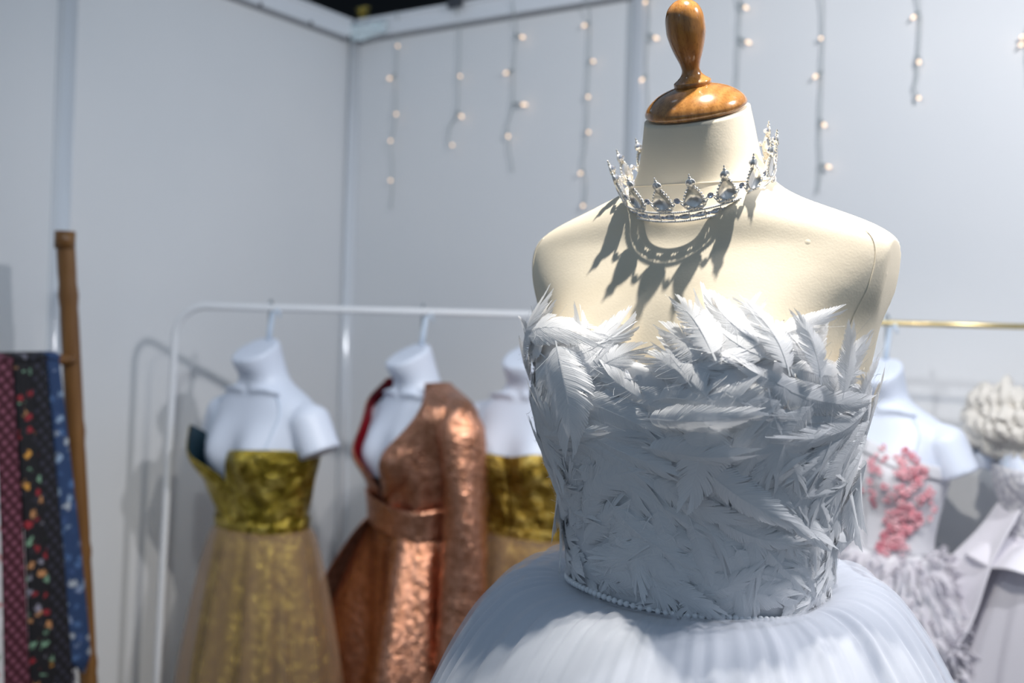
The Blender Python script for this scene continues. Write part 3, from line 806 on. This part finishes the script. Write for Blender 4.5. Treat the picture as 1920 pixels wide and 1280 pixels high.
pk = [[tuple(HANG.pt(-PI/2 + x_, z_, .0085)) for x_ in np.linspace(-.22, .22, 10)] for z_ in np.linspace(-.42, -.30, 12)]
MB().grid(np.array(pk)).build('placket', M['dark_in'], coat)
# lapel roll on camera right
lp = []
for z_ in np.linspace(-.345, -.085, 30):
    om = float(spline([-.43, -.36, -.33, -.25, -.18, -.12, -.08], [.02, .03, .06, .28, .52, .80, 1.15])(z_)); wdt = .02 + .53*min(1, max(0, (-.085 - z_)/.06))*math.sin(min(1, (-.075 - z_)/.12 + .25)*PI/2)*min(1, (z_ + .36)/.06)
    t_ = np.linspace(om, om + wdt, 12) - PI/2; k_ = np.linspace(0, 1, 12)
    lp.append(HANG.pt(t_, np.full_like(t_, z_), .015 + .007*np.sin(k_*PI)*min(1, (-.085 - z_)/.05)))
MB().grid(np.array(lp)).build('lapel', M['bronze'], coat, solid=.003)
def sleeve(s_, end, flare):
    a0 = Vector((s_*.115, .0, -.125)); pts = []
    sh = Vector((s_*.178, .002, -.180)); en = Vector(end)
    P0 = [a0, Vector((s_*.155, 0, -.142)), sh]
    for k_ in range(1, 26): q_ = k_/25; P0.append(sh.lerp(en, q_) + Vector((s_*.012*math.sin(q_*PI), .012*math.sin(q_*PI), 0)))
    rs = [.040, .052, .058] + [.056 - .004*math.sin(k_/25*PI) + flare*(k_/25)**2 for k_ in range(1, 26)]
    return MB().tube(P0, rs, 28, True, None, lambda u, a: .05*math.sin(3*a + u*9) + .035*math.sin(u*60 + 2*math.sin(a)) * (1 if u > .1 else 0))
sleeve(1, (.200, -.01, -.72), .004).build('sleeve', M['bronze'], coat)
hem = []
for s_ in np.linspace(0, 1, 24):         # coat front edge swinging open on the far side
    a = np.linspace(PI*.86, PI*1.30, 40); r = .128 + .205*s_**.8
    hem.append(np.stack([r*np.cos(a) - .03*s_, r*.95*np.sin(a) - .01*s_, -.41 - (.43 + .04*np.sin((a - PI)*5))*s_ + 0*a], -1))
MB().grid(np.array(hem)).build('open_front', M['bronze'], coat, solid=.003)
t_ = np.linspace(0, 2*PI, 129)
bl = [HANG.pt(t_, np.full_like(t_, z_), .026) + np.stack([0*t_, 0*t_, .012*np.sin(t_*2)], -1) for z_ in np.linspace(-.425, -.352, 10)]
MB().grid(np.array(bl)).build('belt', M['bronze'], coat, solid=.004)
sk = skirt_grid(.128, .100, .245, .20, -.415, -1.15, 5, .042, 21, .7, 360, 50)
MB().grid(sk, True).build('coat_skirt', M['bronze'], coat, solid=.002)

# --- one shoulder gown with pink flowers
g4 = thing('white_gown', T4.location, 'white one-shoulder gown with pink flower spray and feathery skirt, on the brass rail', 'dress', T4.rotation_euler.z, None, T4.scale[0])
t_ = np.linspace(-PI/2, 3*PI/2, 141); d = ang_front(t_)
top = spline([-180, -140, -100, -70, -40, 0, 40, 80, 120, 180], [-.17, -.12, -.10, -.105, -.125, -.165, -.20, -.22, -.22, -.17])(d)
G_ = [HANG.pt(t_, -.43 + s_*(top + .43), .008) for s_ in np.linspace(0, 1, 34)]
MB().grid(np.array(G_)).build('bodice', M['white_cloth'], g4, solid=.002)
nb = [HANG.pt(t_, top - .03*(1 - s_), .013) for s_ in np.linspace(0, 1, 6)]
MB().grid(np.array(nb)).build('neck_band', M['white_cloth'], g4, solid=.003)
# flutter sleeve over the far shoulder and a hanging panel
fs = []
for s_ in np.linspace(0, 1, 18):
    a = np.linspace(0, 2*PI, 41)[:-1]; r = .040 + .050*s_**.8
    ce = np.array([-.115 - .055*s_, -.012, -.088 - .125*s_])
    fs.append(np.stack([ce[0] + r*np.cos(a)*(1 + .06*np.sin(5*a)*s_), ce[1] + r*1.05*np.sin(a), ce[2] + .02*np.sin(4*a)*s_ - .03*np.cos(a)*0], -1))
MB().grid(np.array(fs), True, True).build('flutter_sleeve', M['white_cloth'], g4, solid=.002)
hp = []
for s_ in np.linspace(0, 1, 30):
    a = np.linspace(0, 1, 40); z_ = -.13 - 1.05*s_
    hp.append(np.stack([-.235 + .13*a - .02*s_, -.045 - .05*np.sin(a*PI) + .012*np.sin(a*22 + s_)*(.3 + s_) - .04*s_, np.full_like(a, z_)], -1))
MB().grid(np.array(hp)).build('shoulder_drape', M['white_cloth'], g4, solid=.003)
sk4 = skirt_grid(.118, .09, .30, .26, -.425, -1.30, 11, .020, 31, .6)
MB().grid(sk4, True).build('skirt', M['white_cloth'], g4)
fz = MB(); rgf = random.Random(5)
for i in range(900):       # feathery tufts on the skirt top
    a = rgf.uniform(-2.9, .4); s_ = rgf.random()**1.2; rr2 = .115 + .15*s_**.7; z_ = -.42 - .38*s_
    p = Vector((rr2*1.08*math.cos(a), rr2*math.sin(a), z_)); q = p + Vector((math.cos(a)*rgf.uniform(.01, .05), math.sin(a)*rgf.uniform(.01, .05), rgf.uniform(-.06, .02)))
    w_ = Vector((-math.sin(a), math.cos(a), rgf.uniform(-.5, .5)))*.007
    fz.add([p - w_*.4, p + w_*.4, p.lerp(q, .5) + w_ + Vector((0, 0, .008)), q, p.lerp(q, .5) - w_ + Vector((0, 0, .008))], [(0, 1, 2, 3, 4)])
fz.build('feather_trim', M['lilac_tulle'], g4)
fw = MB(); rgf = random.Random(11)
for i in range(150):
    s_ = rgf.random(); z_ = -.185 - .245*s_; dd = 26 + 18*math.sin(s_*3.0) + rgf.gauss(0, 9 + 5*math.sin(s_*PI)) - 6*s_
    p, N_ = HANG.frame(np.array(R(dd) - PI/2), np.array(z_)); p = Vector(p); N_ = Vector(N_); p += N_*(.012 + rgf.random()*.012)
    qm = N_.to_track_quat('Z', 'Y').to_matrix().to_4x4(); qm.translation = p
    r_ = rgf.uniform(.005, .010)
    for k_ in range(5):
        a = 2*PI*k_/5 + rgf.random(); fw.ball((math.cos(a)*r_*.75, math.sin(a)*r_*.75, 0), (r_*.55, r_*.5, r_*.25), 3, qm @ Matrix.Rotation(a*.0, 4, 'Z'))
fw.build('flower_spray', M['pink'], g4)

# --- ruffled lace gown at the right edge
g5 = thing('lace_gown', T5.location, 'ivory gown with ruffled off-shoulder collar, lace bodice and satin drape, cropped at the frame edge', 'dress', T5.rotation_euler.z, None, T5.scale[0])
G_ = [HANG.pt(t_, -.43 + s_*(.20), .010) for s_ in np.linspace(0, 1, 24)]
MB().grid(np.array(G_)).build('bodice', M['lace'], g5, solid=.002)
rf = MB()
for lay in range(4):
    GG = []
    for b_ in np.linspace(0, 2*PI, 25)[:-1]:
        a = np.linspace(0, 2*PI, 241)[:-1]; w = []
        for a_ in a: w.append(.026*noise.noise((3.2*math.cos(a_)+lay*7, 3.2*math.sin(a_), 1.3*math.cos(b_)+lay)) + .014*noise.noise((9*math.cos(a_), 9*math.sin(a_)+lay*3, 2.5*math.sin(b_))) + .006*math.sin(a_*40+lay*2+3*b_))
        rr3 = .032 + np.array(w)
        cx_ = (.172, .186, .180, .165)[lay]; cyy = (.085, .098, .100, .094)[lay]; zc_ = -.105 - .027*lay + .012*np.sin(a*2)
        GG.append(np.stack([(cx_ + rr3*np.cos(b_))*np.cos(a), (cyy + rr3*np.cos(b_))*np.sin(a), zc_ + rr3*1.15*np.sin(b_)], -1))
    GG.append(GG[0]); rf.grid(np.array(GG), True)
rf.build('ruffle_collar', M['ruffle'], g5)
MB().grid(skirt_grid(.118, .09, .33, .29, -.425, -1.30, 13, .012, 41, .6), True).build('skirt', M['lilac_tulle'], g5)
pep = []
for s_ in np.linspace(0, 1, 30):         # satin overskirt opening in front
    a = np.linspace(-PI/2 - .55 - .30*s_, -3*PI/2 + .25, 90); w = .022*np.sin(a*6 + s_*3)*(s_ + .1)
    r = .122 + .19*s_**.9 + w*1.3 + .03*np.sin(s_*9 + a*3)*s_
    pep.append(np.stack([r*np.cos(a), r*.85*np.sin(a), -.30 - .42*s_ - .05*np.sin(a*5 + 1)*s_ + .03*np.exp(-((a + PI/2 + .3)/.3)**2)*s_], -1))
MB().grid(np.array(pep)).build('satin_drape', M['satin'], g5, solid=.003)
pp_ = []
for s_ in np.linspace(0, 1, 16):
    a = np.linspace(-PI, 0, 80); r = .122 + .085*s_ + .010*np.sin(a*9)*s_
    pp_.append(np.stack([r*np.cos(a), r*.85*np.sin(a), -.395 - .05*s_**1.5 + .006*np.sin(a*9)], -1))
MB().grid(np.array(pp_)).build('peplum', M['satin'], g5, solid=.003)
fb = [HANG.pt(t_, np.full_like(t_, z_), .014) for z_ in np.linspace(-.42, -.385, 5)]
MB().grid(np.array(fb)).build('waistband', M['satin'], g5, solid=.002)

# ------------------------------------------------------------------ bamboo rack and neckties
BY = 2.08
bt = P(122, 437, BY)
def on_rack(px, py, off=0.0): return Pplane(px, py, bt + NL*off, NL)
bm_, bb_ = on_rack(146, 900), on_rack(166, 1280)
bfoot = bb_ + (bb_ - bm_)*(bb_.z/(bm_.z - bb_.z))
bam = thing('bamboo_rack', bfoot, 'brown bamboo pole frame by the left wall, carrying the neckties', 'rack')
def bamboo(pts, r):
    mb = MB(); pts = [Vector(p) for p in pts]; n = 60; path = []; rs = []
    tot = len(pts) - 1
    for i in range(n + 1):
        u = i/n*tot; k_ = min(int(u), tot - 1); path.append(pts[k_].lerp(pts[k_+1], u - k_))
        q_ = (i % 11); rs.append(r*(1.10 if q_ == 5 else (.965 if q_ in (4, 6) else 1)))
    return mb.tube(path, rs, 18)
bamboo([bt - bfoot, bm_ - bfoot, bb_ - bfoot, (0, 0, 0)], .0185).build('pole', M['bamboo'], bam)
MB().tube([bt - bfoot + Vector((0, 0, -.032)), bt - bfoot + Vector((0, 0, .004))], .0205, 18).build('pole_cap', M['bamboo'], bam)
ctop = on_rack(112, 674, .014)
cend = ctop + WLd*.72
bamboo([ctop - bfoot - WLd*.03, cend - bfoot], .011).build('crossbar', M['bamboo'], bam)
lt_ = cend - NL*.014 - WLd*.03; lt_.z += .14
lf_ = lt_ + Vector((0, 0, 0)) + (bfoot - bt)*Vector((1, 1, 0)).length*0; lf_ = Vector((lt_.x + (bfoot - bt).x, lt_.y + (bfoot - bt).y, 0))
bamboo([lt_ - bfoot, lt_.lerp(lf_, .5) - bfoot, lf_ - bfoot], .0185).build('pole', M['bamboo'], bam)
tie_defs = [
    # centre line px top, bottom, half widths(px) top/bottom, tip y, depth offset, material, name/label
    ((101, 664), (150, 1232), 15, 29, 1262, -.012, tie_mat('blue_floral_silk', (.018, .046, .125), 'floral', [(.26, .36, .50), (.07, .14, .30), (.20, .26, .40), (.04, .08, .2), (.36, .40, .45)], 42), 'blue floral necktie with pointed end beside the bamboo pole'),
    ((72, 664), (122, 1330), 18, 27, 1400, -.018, tie_mat('black_pindot_silk', (.004, .004, .007), 'dots', [(.03, .03, .05)], 56), 'black necktie with faint dots beside the blue floral necktie'),
    ((43, 664), (84, 1330), 20, 31, 1400, -.024, tie_mat('black_floral_silk', (.005, .005, .008), 'floral', [(.62, .30, .05), (.30, .02, .03), (.20, .36, .24), (.25, .24, .30), (.50, .24, .10), (.02, .02, .03)], 46), 'black necktie with orange and green flowers beside the burgundy dotted necktie'),
    ((8, 664), (34, 1330), 21, 31, 1400, -.030, tie_mat('burgundy_dot_silk', (.05, .005, .014), 'dots', [(.22, .07, .11)], 60), 'burgundy necktie with small pale dots hanging from the bamboo rack'),
    ((-26, 664), (-16, 1330), 20, 30, 1400, -.036, tie_mat('white_floral_silk', (.62, .62, .64), 'floral', [(.45, .06, .05), (.12, .25, .12), (.75, .75, .78), (.30, .32, .35)], 46), 'white necktie with tiny red and green flowers at the left frame edge'),
    ((92, 690), (133, 1390), 14, 24, 1440, -.004, tie_mat('grey_white_dot_silk', (.05, .05, .07), 'dots', [(.5, .5, .55)], 80), 'dark necktie with white dots, showing only below the blue tie tip'),
]
for (t0, b0, w0, w1, tip, dy, m_, lab) in tie_defs:
    fr = .030 - dy*1.35                   # how far in front of the pole plane
    A0, B0 = on_rack(t0[0], t0[1], fr), on_rack(b0[0], b0[1], fr); Tp = on_rack(b0[0] + (8 if tip < 1300 else 3), tip, fr)
    A0.z = ctop.z + .004 - (.03 if t0[1] > 680 else 0)
    o = thing('necktie', A0, lab, 'necktie', math.atan2(-WLd.y, -WLd.x), group='neckties on the bamboo rack')
    inv = Matrix.Rotation(-math.atan2(-WLd.y, -WLd.x), 3, 'Z')      # local x runs along the wall
    rows_ = []; sp = F/A0.y*1.15
    for i, s_ in enumerate(np.linspace(0, 1, 26)):
        rows_.append((inv @ (A0.lerp(B0, s_) - A0), (w0 + (w1 - w0)*s_**1.2)/sp, .0035))
    rows_.append((inv @ (Tp - A0), .001, .002))
    V = []
    for c_, hw_, th_ in rows_:
        V.append([(c_.x + hw_*q_, c_.y + th_*r_ + .004*math.sin(c_.z*7 + 1), c_.z) for q_, r_ in ((-1, 0), (-.9, -.8), (-.4, -1), (.4, -1), (.9, -.8), (1, 0), (.9, .8), (-.9, .8))])
    MB().grid(np.array(V), True, True, True).build('blade', m_, o)
    V = []                              # fold over the crossbar and the narrow tail behind
    dep = fr - .014
    for k_ in range(9):
        a = PI - k_*PI/8; V.append([(q_*w0/sp*.98, dep + (dep + .0025)*math.cos(a)*1.0, .013*math.sin(a)) for q_ in np.linspace(-1, 1, 5)])
    for k_ in range(1, 8): V.append([(q_*w0/sp*.8 + (rows_[0][0].x + (rows_[25][0].x)*k_*.06), 2*dep + .0025, -.05*k_) for q_ in np.linspace(-1, 1, 5)])
    MB().grid(np.array(V)).build('tail', m_, o, solid=.002)

# ------------------------------------------------------------------ fairy lights on the back wall
def on_wall(px, py, off=.012): return Pplane(px, py, C0 + NB*off, NB)
strands = [
    ([(757, 22), (746, 60), (742, 140), (741, 215), (734, 270), (736, 340), (733, 392)], [(746, 86, 1), (730, 147, -1), (743, 214, 1), (732, 264, -1), (732, 338, -1)], 'fairy light strand with five bulbs nearest the corner post'),
    ([(866, 12), (862, 60), (860, 140), (858, 205), (843, 240), (840, 262), (848, 275)], [(863, 143, 1), (866, 219, 1), (848, 272, 1)], 'short fairy light strand with hooked lower end, hanging below the clamp'),
    ([(971, 4), (967, 60), (963, 130), (962, 190), (951, 240), (956, 285), (962, 322)], [(981, 70, 1), (985, 196, 1), (953, 256, -1), (948, 137, -1)], 'fairy light strand with a bulb on a side stalk, third from the corner'),
    ([(1108, -18), (1106, 60), (1102, 160), (1099, 250), (1093, 305), (1099, 345), (1093, 395)], [(1095, 48, -1), (1113, 115, 1), (1103, 182, 1), (1104, 248, 1), (1088, 325, -1), (1093, 386, 1)], 'long fairy light strand ending just above the left shoulder of the dress form'),
    ([(1219, -40), (1217, 30), (1212, 110), (1214, 190), (1206, 260)], [(1210, 4, -1), (1232, 72, 1), (1203, 150, -1)], 'fairy light strand just left of the wooden finial'),
    ([(1389, -60), (1387, 20), (1384, 100), (1381, 180), (1384, 250)], [(1400, 15, 1), (1405, 80, 1)], 'fairy light strand just right of the wooden finial'),
    ([(1545, -80), (1543, 40), (1541, 140), (1537, 240), (1538, 310), (1533, 362)], [(1539, 72, -1), (1528, 144, -1), (1546, 235, 1), (1555, 313, 1)], 'long fairy light strand above the right shoulder of the dress form'),
    ([(1722, -100), (1723, 20), (1726, 40), (1721, 110), (1720, 140), (1714, 165), (1720, 182)], [(1712, 33, -1), (1723, 117, 1), (1723, 184, 1)], 'short dark fairy light strand with curled end right of the form'),
    ([(1934, -130), (1932, 20), (1926, 75), (1930, 160)], [(1916, 70, -1), (1914, 84, -1)], 'fairy light strand cut off by the right frame edge'),
]
for pts, bulbs, lab in strands:
    p0 = on_wall(*pts[0]); p0.z = min(p0.z, HT + .0)
    top_ = Vector((p0.x, p0.y, HT)) if p0.z < HT else p0
    s_ = thing('fairy_light_strand', p0, lab, 'string light', group='fairy lights on the back wall')
    W_ = [on_wall(*q) for q in pts]; W_[0] = p0 + NB*.032; dense = []
    tt = np.linspace(0, 1, len(W_)); fx, fy, fz_ = (spline(tt, [w[i] for w in W_]) for i in range(3))
    for u in np.linspace(0, 1, 40): dense.append(Vector((float(fx(u)), float(fy(u)), float(fz_(u)))) + NB*(.001*math.sin(u*40)))
    MB().tube([d_ - p0 for d_ in dense], .0018, 8).build('wire', M['wire'], s_)
    for bx_, by_, sd in bulbs:
        bp = on_wall(bx_, by_, .022); nr = min(dense, key=lambda q: (q - (bp + Vector((0, 0, .012)))).length)
        MB().tube([nr - p0, nr.lerp(bp, .75) - p0], [.0035, .0042], 8).build('bulb_socket', M['socket'], s_)
        di = (bp - nr).normalized() if (bp - nr).length > .004 else Vector((0, 0, -1))
        MB().tube([nr.lerp(bp, .7) - p0, bp - p0, bp + di*.005 - p0], [.0036, .0040, .0012], 8).build('bulb', M['bulb'], s_)

# ------------------------------------------------------------------ ornaments on the wall top
oc = on_wall(681, 44, .015); oc.z = HT + .002
og = thing('foil_ornament', oc, 'gold foil ornament with crumpled clear film on top of the corner of the walls', 'ornament')
ob = MB(); rgo = random.Random(3)
for i in range(46):
    a = rgo.uniform(0, 6.28); h_ = rgo.uniform(.0, .040); r_ = rgo.uniform(.003, .016)
    p = Vector((math.cos(a)*r_, math.sin(a)*r_, h_)); q = p + Vector((rgo.gauss(0, .009), rgo.gauss(0, .009), rgo.gauss(.004, .006))); w_ = Vector((rgo.gauss(0, 1), rgo.gauss(0, 1), rgo.gauss(0, 1))).normalized()*.006
    n_ = (q - p).cross(w_).normalized()*.0008
    ob.add([p - w_ + n_, p + w_ + n_, q + n_, p - w_ - n_, p + w_ - n_, q - n_], [(0, 1, 2), (5, 4, 3), (0, 3, 4, 1), (1, 4, 5, 2), (2, 5, 3, 0)])
ob.build('gold_foil', M['goldfoil'], og, smooth=False)
cf = []
for i in range(14):
    row = []
    for j in range(22):
        u, v = j/21, i/13
        px_ = 655 + 70*u; py_ = 47 + 28*v - 10*u + 4*v*math.sin(u*5)
        w_ = on_wall(px_, py_, .040 + .016*noise.noise((u*5, v*5, 2.0)) + .006*noise.noise((u*13, v*13, 7)))
        row.append(tuple(w_ - oc))
    cf.append(row)
MB().grid(np.array(cf)).build('clear_film', M['clear'], og, smooth=True, solid=.0006)
cp = on_wall(868, 8, .012); cp.z = HT
cg = thing('clamp', cp, 'small dark metal clamp gripping the top of the back wall', 'clamp')
Mc = frame_M(Vector((0, 0, 0)), WB, NB)
MB().box((0, .006, .004), (.052, .075, .008), Mc).box((0, .040, -.008), (.050, .006, .026), Mc).build('bracket', M['screw'], cg, smooth=False)
MB().ball((-.004, 0.01, .020), (.016, .014, .016), 7, Mc).build('knob', M['clear'], cg)
